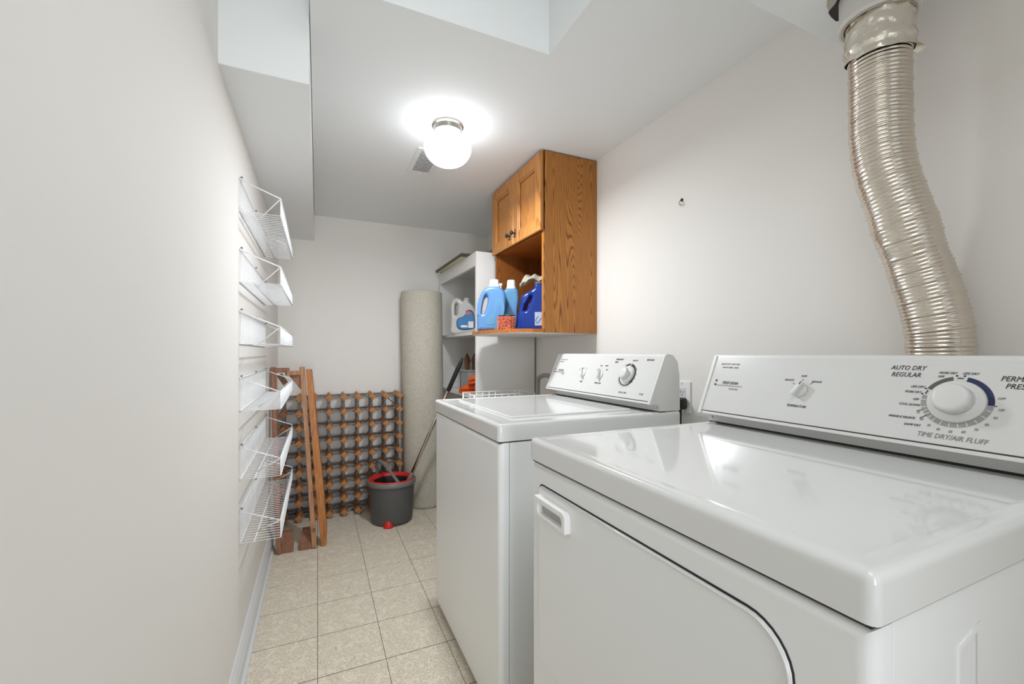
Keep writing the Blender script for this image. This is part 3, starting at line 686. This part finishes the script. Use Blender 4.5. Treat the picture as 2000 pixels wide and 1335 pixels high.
# ------------------------------------------------------------------ white shelving unit
unit = thing('shelving_unit', 'tall white melamine shelving unit against the back wall', 'shelf unit', (1.08, 2.92, 0))
UX, UY0, UY1, UZ = .882, 2.475, 3.345, 1.739
mk('side_panel', B(UX, 1.283, UY0, UY0+.018, 0, UZ), M['melamine'], unit)
mk('side_panel', B(UX, 1.283, UY1-.018, UY1, 0, UZ), M['melamine'], unit)
mk('top_panel', B(UX+.018, 1.283, UY0+.018, UY1-.018, UZ-.018, UZ), M['melamine'], unit)
mk('header_rail', B(UX+.001, UX+.018, UY0+.018, UY1-.018, UZ-.085, UZ-.0005), M['melamine'], unit)
mk('back_panel', B(1.277, 1.283, UY0+.018, UY1-.018, 0, UZ-.018), M['melamine'], unit)
for z in (.06, .45, .829, 1.232):
    mk('shelf', B(UX+.004, 1.277, UY0+.018, UY1-.018, z, z+.018), M['melamine'], unit)
bm = nb()
lathe(bm, [(0, .0), (.004, 0), (.004, .001), (0, .0012)], 8, Matrix.Translation((1.01, UY0, 1.695)) @ Matrix.Rotation(PI/2, 4, 'X')); mk('peg_hole', bm, M['gap'], unit)
# jug on the shelf
loc = (.955, 2.92, 1.2505); b = thing('cleaner_jug', 'cloudy clear jug with a blue shaped label, inside the white shelving unit', 'jug', loc)
k3 = 3.02/837/9.524
Fm = face(loc, 0)
out = crom(shp([(165, 1240), (150, 1100), (160, 900), (165, 720), (185, 620), (260, 580), (330, 600), (375, 640), (395, 600), (480, 600), (500, 660), (580, 740), (620, 860), (640, 1040), (640, 1200), (600, 1245), (400, 1250)], 400, 1250, k3), 4)
hole = crom(shp([(255, 680), (225, 720), (222, 800), (230, 890), (265, 890), (278, 800), (280, 710)], 400, 1250, k3), 4)
mk('body', curve_bm([out, hole], .10, .020, Fm, 5), M['clear'], b, wn=True)
bm = nb(); lathe(bm, [(.016, .235), (.017, .240), (.017, .255), (0, .256)], 20, Matrix.Translation(Vector(loc)+RD*.013)); mk('cap', bm, M['capw'], b, wn=True)
lp = [(270, 1120), (262, 1020), (300, 960), (380, 930), (430, 880), (440, 830), (500, 805), (560, 830), (595, 920), (605, 1080), (585, 1150), (430, 1180), (320, 1170)]
la = mk('label', curve_bm([crom(shp(lp, 400, 1250, k3), 4)], .0016, .0003, Fm @ Matrix.Translation((0, 0, .0505)), 1), M['navylab'], b)
lp2 = [(400+(x-430)*.90+30, 1000+(y-1000)*.88) for x, y in lp]
mk('label_face', curve_bm([crom(shp(lp2, 400, 1250, k3), 4)], .0014, .0003, Fm @ Matrix.Translation((0, 0, .0515)), 1), M['bluelab'], la)
mk('label_spot', curve_bm([crom(shp([(440, 860), (480, 825), (525, 850), (510, 890), (460, 895)], 400, 1250, k3), 4)], .0014, .0003, Fm @ Matrix.Translation((0, 0, .0525)), 1), M['pink'], la)
bm = nb()
for q in ((480, 575, 1020, 1140), (345, 465, 1090, 1130)):
    vs = box(bm, (q[0]-400)*k3, (q[1]-400)*k3, (1250-q[3])*k3, (1250-q[2])*k3, .0522, .0530)
bmesh.ops.transform(bm, matrix=Fm, verts=bm.verts); mk('label_panels', bm, M['white'], la)
# framed picture and plastic wrap on top
pf = thing('picture_frame', 'dark picture frame lying flat on top of the white shelving unit', 'frame', (.98, 2.95, UZ))
bm = nb(); x0, x1, y0, y1 = .835, 1.09, 2.63, 3.28
for a in ((x0, x0+.03, y0, y1), (x1-.03, x1, y0, y1), (x0+.03, x1-.03, y0, y0+.03), (x0+.03, x1-.03, y1-.03, y1)):
    box(bm, *a, UZ+.0005, UZ+.018, .003, 1)
mk('moulding', bm, M['framed'], pf)
mk('mat_board', B(x0+.008, x1-.02, y0+.03, y1-.02, UZ-.0012+.001, UZ+.004), M['cream'], pf)
bm = nb(); nx, ny = 22, 18; rows = []
for i in range(nx):
    row = []
    for j in range(ny):
        x, y = .95+.26*i/(nx-1), 2.49+.11*j/(ny-1)
        row.append(bm.verts.new((x, y, UZ+.002+.055*abs(noise.noise(Vector((x*22, y*22, 3))))*math.sin(PI*i/(nx-1))*1.5+.03*math.sin(PI*i/(nx-1)))))
    rows.append(row)
for a, c in zip(rows, rows[1:]):
    for j in range(ny-1): bm.faces.new((a[j], c[j], c[j+1], a[j+1]))
tag(mk('plastic_wrap', bm, mat('clear_wrap', (225, 225, 225), .12, trans=.75, bump=(80, .8)), None, True, (1.0, 2.54, UZ)), 'crumpled clear plastic wrap on top of the shelving unit by the cabinet', 'plastic wrap')
# storage box, shoes
bx = thing('storage_box', 'pale translucent storage box under the brown shoes in the shelving unit', 'box', (1.09, 2.97, .848))
bm = nb()
for a in ((.965, .968, 2.88, 3.06), (1.217, 1.22, 2.88, 3.06)): box(bm, a[0], a[1], a[2], a[3], .848, .985)
for a in ((2.88, 2.883), (3.057, 3.06)): box(bm, .968, 1.217, a[0], a[1], .848, .985)
box(bm, .968, 1.217, 2.883, 3.057, .848, .851)
mk('tub', bm, mat('tub_plastic', (190, 198, 202), .25, trans=.3), bx)
mk('lid', B(.958, 1.227, 2.873, 3.067, .985, .994, bev=.003), M['slot'], bx)
mk('corner_strip', B(.9635, .966, 3.048, 3.0605, .85, .985), M['bandd'], bx)
def loft(bm, secs, seg=16):
    """secs = [(centre, half width vec, half height vec)]"""
    rings = [[bm.verts.new(Vector(c)+Vector(w)*math.cos(2*PI*k/seg)+Vector(h)*math.sin(2*PI*k/seg)) for k in range(seg)] for c, w, h in secs]
    for a, b in zip(rings, rings[1:]):
        for k in range(seg): bm.faces.new((a[k], a[(k+1) % seg], b[(k+1) % seg], b[k]))
    bm.faces.new(rings[0][::-1]); bm.faces.new(rings[-1])
    bmesh.ops.recalc_face_normals(bm, faces=bm.faces)
def shoe(name, label, loc, yaw, m, L=.25, tilt=0, group=None, sole=None):
    """low shoe, toe towards +x of its own frame"""
    t = thing(name, label, 'shoe', loc, group); R = Matrix.Translation(loc) @ Matrix.Rotation(math.radians(yaw), 4, 'Z') @ Matrix.Rotation(math.radians(tilt), 4, 'Y')
    bm = nb(); S_ = []
    for u, w, h in ((0, .018, .030), (.04, .030, .040), (.15, .034, .042), (.35, .034, .036), (.55, .038, .030), (.75, .042, .024), (.9, .034, .018), (1, .012, .008)):
        c = R @ Vector(((u-.5)*L, 0, .012+h)); q = R.to_3x3()
        S_.append((c, q @ Vector((0, w, 0)), q @ Vector((0, 0, h))))
    loft(bm, S_); mk('upper', bm, m, t, smooth=True)
    pts = [((u-.5)*L, s*w) for s, seq in ((1, ((0, .02), (.04, .034), (.3, .036), (.7, .045), (.9, .037), (1, .014))), (-1, ((1, .014), (.9, .037), (.7, .045), (.3, .036), (.04, .034), (0, .02)))) for u, w in seq]
    bm = nb(); prism(bm, pts, lambda a, b: R @ Vector((a, b, 0)), lambda a, b: R @ Vector((a, b, .016))); mk('sole', bm, sole or m, t)
    bm = nb(); tube(bm, [R @ Vector((-.02*1+.045*math.cos(k/10*2*PI)-.05, .024*math.sin(k/10*2*PI), .088-.010*math.cos(k/10*2*PI))) for k in range(11)], .003, 6)
    for j in range(4):
        x = .005+j*.018; z = .08-j*.007; tube(bm, [R @ Vector((x, -.02, z-.004)), R @ Vector((x+.004, 0, z+.003)), R @ Vector((x, .02, z-.004))], .0022, 5)
    mk('laces', bm, M['lace'] if m is M['orange'] else M['cream'], t)
    return t
shoe('sneaker', 'orange suede sneaker lying lower, at the shelf edge', (.985, 2.735, .8475), 150, M['orange'], .25, group='orange sneakers in the shelving unit', sole=M['orange'])
shoe('sneaker', 'orange suede sneaker tipped up on top of the other one', (1.02, 2.68, .931), 165, M['orange'], .23, tilt=10, group='orange sneakers in the shelving unit')
def upright_shoe(label, loc, yaw):
    t = thing('dress_shoe', label, 'shoe', loc, 'brown shoes in the shelving unit'); Fm = face(loc, yaw) @ Matrix.Scale(.76, 4)
    out = crom([(-.014, .0), (-.026, .02), (-.024, .05), (-.03, .08), (-.028, .11), (-.006, .155), (.004, .155), (.024, .11), (.03, .08), (.022, .05), (.026, .02), (.014, 0)], 4)
    mk('sole', curve_bm([out], .008, .002, Fm @ Matrix.Translation((0, 0, .01)), 2), M['brownsh'], t, smooth=True)
    bm = nb(); loft(bm, [(Fm @ Vector((0, y, -.012-.02*(1-abs(y-.05)/.12))), (Fm.to_3x3() @ Vector((w, 0, 0))), (Fm.to_3x3() @ Vector((0, 0, d)))) for y, w, d in ((.002, .012, .012), (.02, .022, .024), (.06, .023, .028), (.1, .025, .022), (.135, .013, .012), (.15, .003, .004))])
    mk('upper', bm, M['brownsh'], t, smooth=True); return t
upright_shoe('brown leather shoe standing on its heel, the one nearer the back wall', (.990, 2.97, .9945), 12)
upright_shoe('brown leather shoe standing on its heel, partly behind the shelving side panel', (1.03, 2.915, .9945), -14)

# ------------------------------------------------------------------ wire cart behind washer
cart = thing('wire_cart', 'white wire basket cart between washing machine and shelving unit', 'basket', (.88, 2.22, 0))
x0, x1, y0, y1 = .711, 1.046, 2.02, 2.20
for z in (.905, .60, .30):
    bm = nb(); tube(bm, [(x0, y0, z), (x1, y0, z), (x1, y1, z), (x0, y1, z), (x0, y0, z)], .0028, 6)
    mk('rim', bm, M['wire'], cart, smooth=True)
for x, y in ((x0, y0), (x1, y0), (x1, y1), (x0, y1)):
    bm = nb(); tube(bm, [(x, y, 0), (x, y, .907)], .0042, 8); mk('post', bm, M['wire'], cart, smooth=True)
bm = nb(); n = 9
for k in range(1, n):
    x = x0+(x1-x0)*k/n
    for zt, zb in ((.905, .76), (.6, .48)): tube(bm, [(x, y0, zt), (x, y0, zb), (x, y1, zb), (x, y1, zt)], .002, 5)
for z in (.885, .83, .76): tube(bm, [(x0+.004, y1-.001, z), (x1-.004, y1-.001, z)], .0018, 5)
mk('basket_wires', bm, M['wire'], cart, smooth=True)['kind'] = 'stuff'

# ------------------------------------------------------------------ six wire baskets on the left wall
xw, xf, ya, yb = -.2465, -.122, 1.758, 2.545
def local_mesh(name, pls, r, seg=6):
    bm = nb()
    for p in pls: tube(bm, p, r, seg)
    me = bpy.data.meshes.new(name); bm.to_mesh(me); bm.free(); me.materials.append(M['wire'])
    for p in me.polygons: p.use_smooth = True
    return me
wm = local_mesh('wire', [[(xw, 0, .115), (xw, 0, .003), (xw+.003, 0, 0), (xf-.003, 0, 0), (xf, 0, .003), (xf, 0, .062)]], .0012)
rm = [(local_mesh('rail', [[(0, ya, 0), (0, yb, 0)]], .0024), x, z) for x, z in ((xw, .115), (xw, .001), (xf, .001), (xf, .062), (-.205, -.003))]
br = local_mesh('brace', [[(xf, 0, .062), (-.205, .10, -.001)]], .0019)
tr_ = local_mesh('end_wire', [[(xf, 0, .062), (xw, 0, .112)]], .0021)
bm = nb(); lathe(bm, [(0, -.001), (.003, -.001), (.003, .003), (.0042, .0035), (.0042, .005), (0, .0055)], 10, Matrix.Rotation(PI/2, 4, 'Y')); cm = bpy.data.meshes.new('wall_clip'); bm.to_mesh(cm); bm.free(); cm.materials.append(M['bgrey'])
names = ['topmost white wire basket on the left wall, just under the bulkhead', 'second white wire basket from the top on the left wall',
         'third white wire basket from the top, at eye level on the left wall', 'fourth wire basket from the top, in front of the top of the wooden frame',
         'second lowest white wire basket on the left wall', 'lowest white wire basket on the left wall, above the baseboard']
for z0, nm in zip((1.613, 1.366, 1.150, .916, .676, .452), names):
    rt = thing('wire_basket', nm, 'basket', (xw, (ya+yb)/2, z0), 'white wire baskets on the left wall')
    for k in range(32): inst('wire', wm, rt, (0, ya+(yb-ya)*k/31, z0))
    for me, x, z in rm: inst('rail', me, rt, (x, 0, z0+z))
    for y in (ya, yb-.1): inst('brace', br, rt, (0, y, z0))
    for y in (ya, yb): inst('end_wire', tr_, rt, (0, y, z0))
    for y in (ya+.004, (ya+yb)/2, yb-.004): inst('wall_clip', cm, rt, (xw+.0015, y, z0+.121))

# ------------------------------------------------------------------ wooden trestle frame and ochre plank
fr = thing('trestle', 'brown two-legged wooden trestle with block feet, leaning by the left wall', 'wooden frame', (-.13, 2.74, 0))
def leg(bx_, tx, m):
    bm = nb(); bar(bm, (bx_, 2.715, .002), (tx, 2.81, 1.035), .045, .026, (1, 0, 0), .003); return mk('leg', bm, m, fr)
l1 = leg(-.196, -.232, M['brown']); l2 = leg(-.017, -.083, M['brownl'])
for x0, x1, s in ((-.183, -.122, 1), (-.030, -.092, -1)):
    bm = nb(); poly = [(2.70, .001), (2.70, .034), (2.72, .040), (2.80, .080), (2.83, .082), (2.83, .04), (2.80, .001)]
    prism(bm, poly, lambda a, b: (x0, a, b), lambda a, b: (x1 - (0 if a < 2.75 else .012*s), a, b)); mk('foot', bm, M['brown'], fr)
bm = nb(); bar(bm, (-.222, 2.80, 1.018), (-.150, 2.80, 1.018), .04, .026, (0, 0, 1), .002); mk('top_rail', bm, M['brown'], fr)
bm = nb(); bar(bm, (-.165, 2.775, 1.000), (-.092, 2.80, 1.002), .03, .024, (0, 0, 1), .002); mk('top_rail', bm, M['brownl'], fr)
bm = nb(); bar(bm, (-.205, 2.86, .99), (-.15, 2.86, .90), .03, .02, (0, 1, 0)); mk('gusset', bm, M['brown'], fr)
bm = nb(); prism(bm, [(-.152, .988), (-.095, .988), (-.085, .905), (-.092, .905)], lambda a, b: (a, 2.80, b), lambda a, b: (a, 2.83, b)); mk('gusset', bm, M['brown'], fr)
for x, z, yv in ((-.0200, .10, 2.705), (-.2285, .90, 2.782)):
    bm = nb(); Ft = basis((x, yv-.004, z), (0, 0, -1), (1, 0, 0), (0, -1, 0)); text_into(bm, 'FILI', .020, Ft, 0, 0, shear=0, sx=1); 
    mk('stamp', bm, M['ink'], fr)
bm = nb()
A, Bq = Vector((.034, 2.705, 0)), Vector((-.050, 2.815, 1.02))
d = (Bq-A)
outl = [(-.012, .0), (.010, .0), (.022, .10), (.024, .35), (.020, .6), (.016, 1.0), (-.014, 1.0), (-.016, .3), (-.016, .06)]
prism(bm, outl, lambda a, b: A+d*b+Vector((a, 0, 0)), lambda a, b: A+d*b+Vector((a+.004, .045, 0)))
tag(mk('wooden_plank', bm, M['ochre'], None, False, (.034, 2.705, 0)), 'ochre tapered wooden plank leaning beside the brown frame', 'plank')

# ------------------------------------------------------------------ wine rack
rack = thing('wine_rack', 'wooden peg wine rack with metal strips against the back wall', 'wine rack', (.17, 3.26, 0))
ay, by = 3.135, 3.352
bm = nb(); s = .0255
for y, sc in ((0, .93), (.003, 1)): pass
P = [(0, -s), (s, 0), (0, s), (-s, 0)]
prism(bm, P, lambda a, b: (a, 0, b), lambda a, b: (a, by-ay, b)); bmesh.ops.bevel(bm, geom=list(bm.edges), offset=.0018, segments=1, affect='EDGES')
pm = bpy.data.meshes.new('peg'); bm.to_mesh(pm); bm.free(); pm.materials.append(M['peg'])
xs = [.538-.093*i for i in range(9)]; zs = [.026+.0982*j for j in range(9)]
for x in xs:
    for z in zs: inst('peg', pm, rack, (x, ay, z))
def strip(w, h, axis):
    bm = nb(); box(bm, -w/2, w/2, -.001, .001, -h/2, h/2); me = bpy.data.meshes.new('metal_strip'); bm.to_mesh(me); bm.free(); me.materials.append(M['galv']); return me
hs = strip(xs[0]-xs[-1]+.03, .017, 0); vs_ = strip(.017, zs[-1]-zs[0]+.02, 1)
for y in (ay+.085, by-.022):
    for z in zs: inst('metal_strip', hs, rack, ((xs[0]+xs[-1])/2, y, z))
    for x in xs: inst('metal_strip', vs_, rack, (x, y+.0025, (zs[0]+zs[-1])/2))
bm = nb(); tube(bm, [(.45, ay+.04, .80), (.49, ay+.03, .765), (.525, ay+.04, .725)], .004, 6); mk('loose_strip', bm, M['galv'], rack)

# ------------------------------------------------------------------ carpet roll
bm = nb(); cx, cy = .716, 3.205; tp = []; R0 = .160; turns = 3.2; nn = 140
sp_out = []; sp_in = []
for i in range(nn+1):
    a = i/nn*turns*2*PI; r = R0 - .030*a/(2*PI)
    sp_out.append((r*math.cos(a+2.6), r*math.sin(a+2.6))); sp_in.append(((r-.013)*math.cos(a+2.6), (r-.013)*math.sin(a+2.6)))
def lean(x, y, z): return Vector((cx+x+.022*(1-z/1.565), cy+y-.012*(1-z/1.565), z))
zl = [0, .02, .5, 1.0, 1.3, 1.54, 1.558, 1.565]
cols = []
for side, pts in ((0, sp_out), (1, sp_in)):
    cols.append([[bm.verts.new(lean(x*(1+.012*noise.noise(Vector((x*9, y*9, z*3)))), y, z - (0 if k else 0))) for k, z in enumerate(zl)] for x, y in pts])
o_, i_ = cols
for a, b in zip(range(nn), range(1, nn+1)):
    for k in range(len(zl)-1):
        bm.faces.new((o_[a][k], o_[b][k], o_[b][k+1], o_[a][k+1])); bm.faces.new((i_[b][k], i_[a][k], i_[a][k+1], i_[b][k+1]))
    bm.faces.new((o_[a][-1], o_[b][-1], i_[b][-1], i_[a][-1])); bm.faces.new((o_[b][0], o_[a][0], i_[a][0], i_[b][0]))
for a in (0, nn):
    for k in range(len(zl)-1): bm.faces.new((o_[a][k], o_[a][k+1], i_[a][k+1], i_[a][k]))
bmesh.ops.recalc_face_normals(bm, faces=bm.faces)
roll = mk('carpet_roll', bm, M['carpet'], None, True, (cx, cy, 0))
tag(roll, 'tall upright roll of beige carpet in the back corner', 'carpet roll')

# ------------------------------------------------------------------ mop bucket and mop
BX, BY = .452, 2.945
bk = thing('mop_bucket', 'dark grey mop bucket with red inner rim on the floor', 'bucket', (BX, BY, 0))
T0 = Matrix.Translation((BX, BY, 0)) @ Matrix.Rotation(math.radians(-24), 4, 'Z')
bm = nb(); lathe(bm, [(0, .004), (.118, .0), (.130, .006), (.136, .03), (.148, .245), (.149, .262), (.143, .262), (.138, .2), (.12, .02), (0, .018)], 56, T0, 1, .95); mk('tub', bm, M['bucket'], bk, smooth=True)
bm = nb(); lathe(bm, [(.147, .252), (.157, .250), (.159, .258), (.159, .274), (.155, .280), (.147, .281), (.146, .262)], 56, T0, 1, .95); mk('rim', bm, M['bgrey'], bk, smooth=True)
bm = nb(); lathe(bm, [(.1485, .279), (.147, .286), (.140, .288), (.120, .276), (.117, .264), (.117, .255)], 56, T0, 1, .95); mk('red_collar', bm, M['red'], bk, smooth=True)
bm = nb(); lathe(bm, [(.117, .266), (.112, .25), (.10, .17), (.085, .12), (0, .11)], 56, T0, 1, .95); mk('wringer_basket', bm, M['black'], bk, smooth=True)
hpts = crom([(.380, 3.075, .268), (.366, 3.06, .345), (.374, 3.04, .385), (.402, 3.00, .376), (.444, 2.93, .322), (.490, 2.795, .258)], 6, False)
bm = nb()
fr_ = frames(hpts); rings = []
for p, (a, b_) in zip(hpts, fr_):
    w = Vector((.55, .25, .0)).normalized()*.011
    t = Vector((0, 0, 1))*.0035
    rings.append([bm.verts.new(p+w+t), bm.verts.new(p+w-t), bm.verts.new(p-w-t), bm.verts.new(p-w+t)])
for a, b_ in zip(rings, rings[1:]):
    for k in range(4): bm.faces.new((a[k], a[(k+1) % 4], b_[(k+1) % 4], b_[k]))
bm.faces.new(rings[0]); bm.faces.new(rings[-1]); bmesh.ops.recalc_face_normals(bm, faces=bm.faces)
mk('handle', bm, M['bgrey'], bk)
fd = Vector((-.26, -.966, 0)); pb = Vector((BX, BY, 0))+Vector((-.03-.01, -.130, 0)); bm = nb()
loft(bm, [(pb+Vector((0, .012, .0))+Vector((0, 0, h)), RD*w, TC*dq) for h, w, dq in ((.0, .034, .026), (.01, .032, .024), (.025, .024, .018), (.036, .014, .012), (.042, .005, .006))], 20)
mk('drain_spout', bm, M['red'], bk, smooth=True)
mop = thing('mop', 'steel-handled mop leaning from the bucket against the shelving unit', 'mop', (.50, 2.95, .13))
A, Bq = Vector((.497, 2.90, .135)), Vector((.868, 2.70, 1.085)); D = Bq-A
at = lambda t: A+D*t
bm = nb(); tube(bm, [at(.12), at(.79)], .0105, 16); mk('pole', bm, M['steel'], mop, smooth=True)
bm = nb(); tube(bm, [at(.77), at(.78), at(.92), at(.97), at(1.0)], [.011, .0145, .0150, .012, .004], 16); mk('grip', bm, M['black'], mop, smooth=True)
bm = nb(); tube(bm, [at(.05), at(.15), at(.19), at(.20)], [.019, .017, .0135, .011], 16); mk('joint_sleeve', bm, M['bgrey'], mop, smooth=True)
bm = nb()
for k in range(60):
    a = 2*PI*k/60; r = random.uniform(.03, .055); c0 = at(.05)
    tube(bm, [c0, c0+Vector((math.cos(a)*r*.6, math.sin(a)*r*.6, -.008)), c0+Vector((math.cos(a)*r, math.sin(a)*r*.9, -.022))], .003, 5)
o = mk('mop_strands', bm, M['slot'], mop); o['kind'] = 'stuff'

# ------------------------------------------------------------------ outlet, plug, wall hook
ol = thing('wall_outlet', 'white decorator wall outlet between washing machine and dryer', 'outlet', (XR, 1.247, .947))
mk('plate', B(XR-.006, XR, 1.208, 1.286, .886, 1.009, bev=.0025), M['capw'], ol, wn=True)
mk('receptacle', B(XR-.0075, XR-.005, 1.230, 1.264, .912, .983, bev=.0008), M['plastic'], ol)
bm = nb()
for z in (.967,):
    box(bm, XR-.0082, XR-.007, 1.2385, 1.2405, z-.004, z+.004); box(bm, XR-.0082, XR-.007, 1.2525, 1.2545, z-.005, z+.005)
    box(bm, XR-.0082, XR-.007, 1.2445, 1.2485, z-.014, z-.009)
box(bm, XR-.0070, XR-.0055, 1.246, 1.2485, .997, 1.0005)
mk('slots', bm, M['gap'], ol)
pl = thing('power_plug', 'black plug and cord in the lower socket of the outlet', 'plug', (XR-.0082, 1.250, .93))
bm = nb(); box(bm, XR-.038, XR-.0082, 1.216, 1.250, .902, .946, .009, 3); mk('body', bm, M['black'], pl, wn=True)
bm = nb(); tube(bm, crom([(XR-.026, 1.236, .915), (XR-.026, 1.238, .88), (XR-.026, 1.240, .80), (XR-.03, 1.25, .5), (XR-.03, 1.24, .1), (XR-.05, 1.22, .008), (XR-.12, 1.20, .006)], 6, False), .0055, 8); mk('cord', bm, M['black'], pl, smooth=True)
hk = thing('wall_hook', 'tiny metal screw hook high on the right wall', 'hook', (XR, 1.222, 1.71))
zc = 1.12+296/837*1.672
bm = nb(); lathe(bm, [(0, 0), (.0065, 0), (.005, .004), (0, .005)], 12, Matrix.Translation((XR, 1.2535, zc+.006)) @ Matrix.Rotation(-PI/2, 4, 'Y')); mk('screw_head', bm, M['black'], hk, smooth=True)
bm = nb(); tube(bm, [(XR-.003, 1.2535, zc+.004), (XR-.013, 1.2535, zc-.002), (XR-.016, 1.2535, zc-.012), (XR-.008, 1.2535, zc-.017), (XR-.004, 1.2535, zc-.012)], .0024, 8); mk('hook_wire', bm, M['chrome'], hk, smooth=True)
hk.location = (XR, 1.2535, zc)
for ch in hk.children: ch.location = Vector((XR, 1.222, 1.71))-Vector((XR, 1.2535, zc))
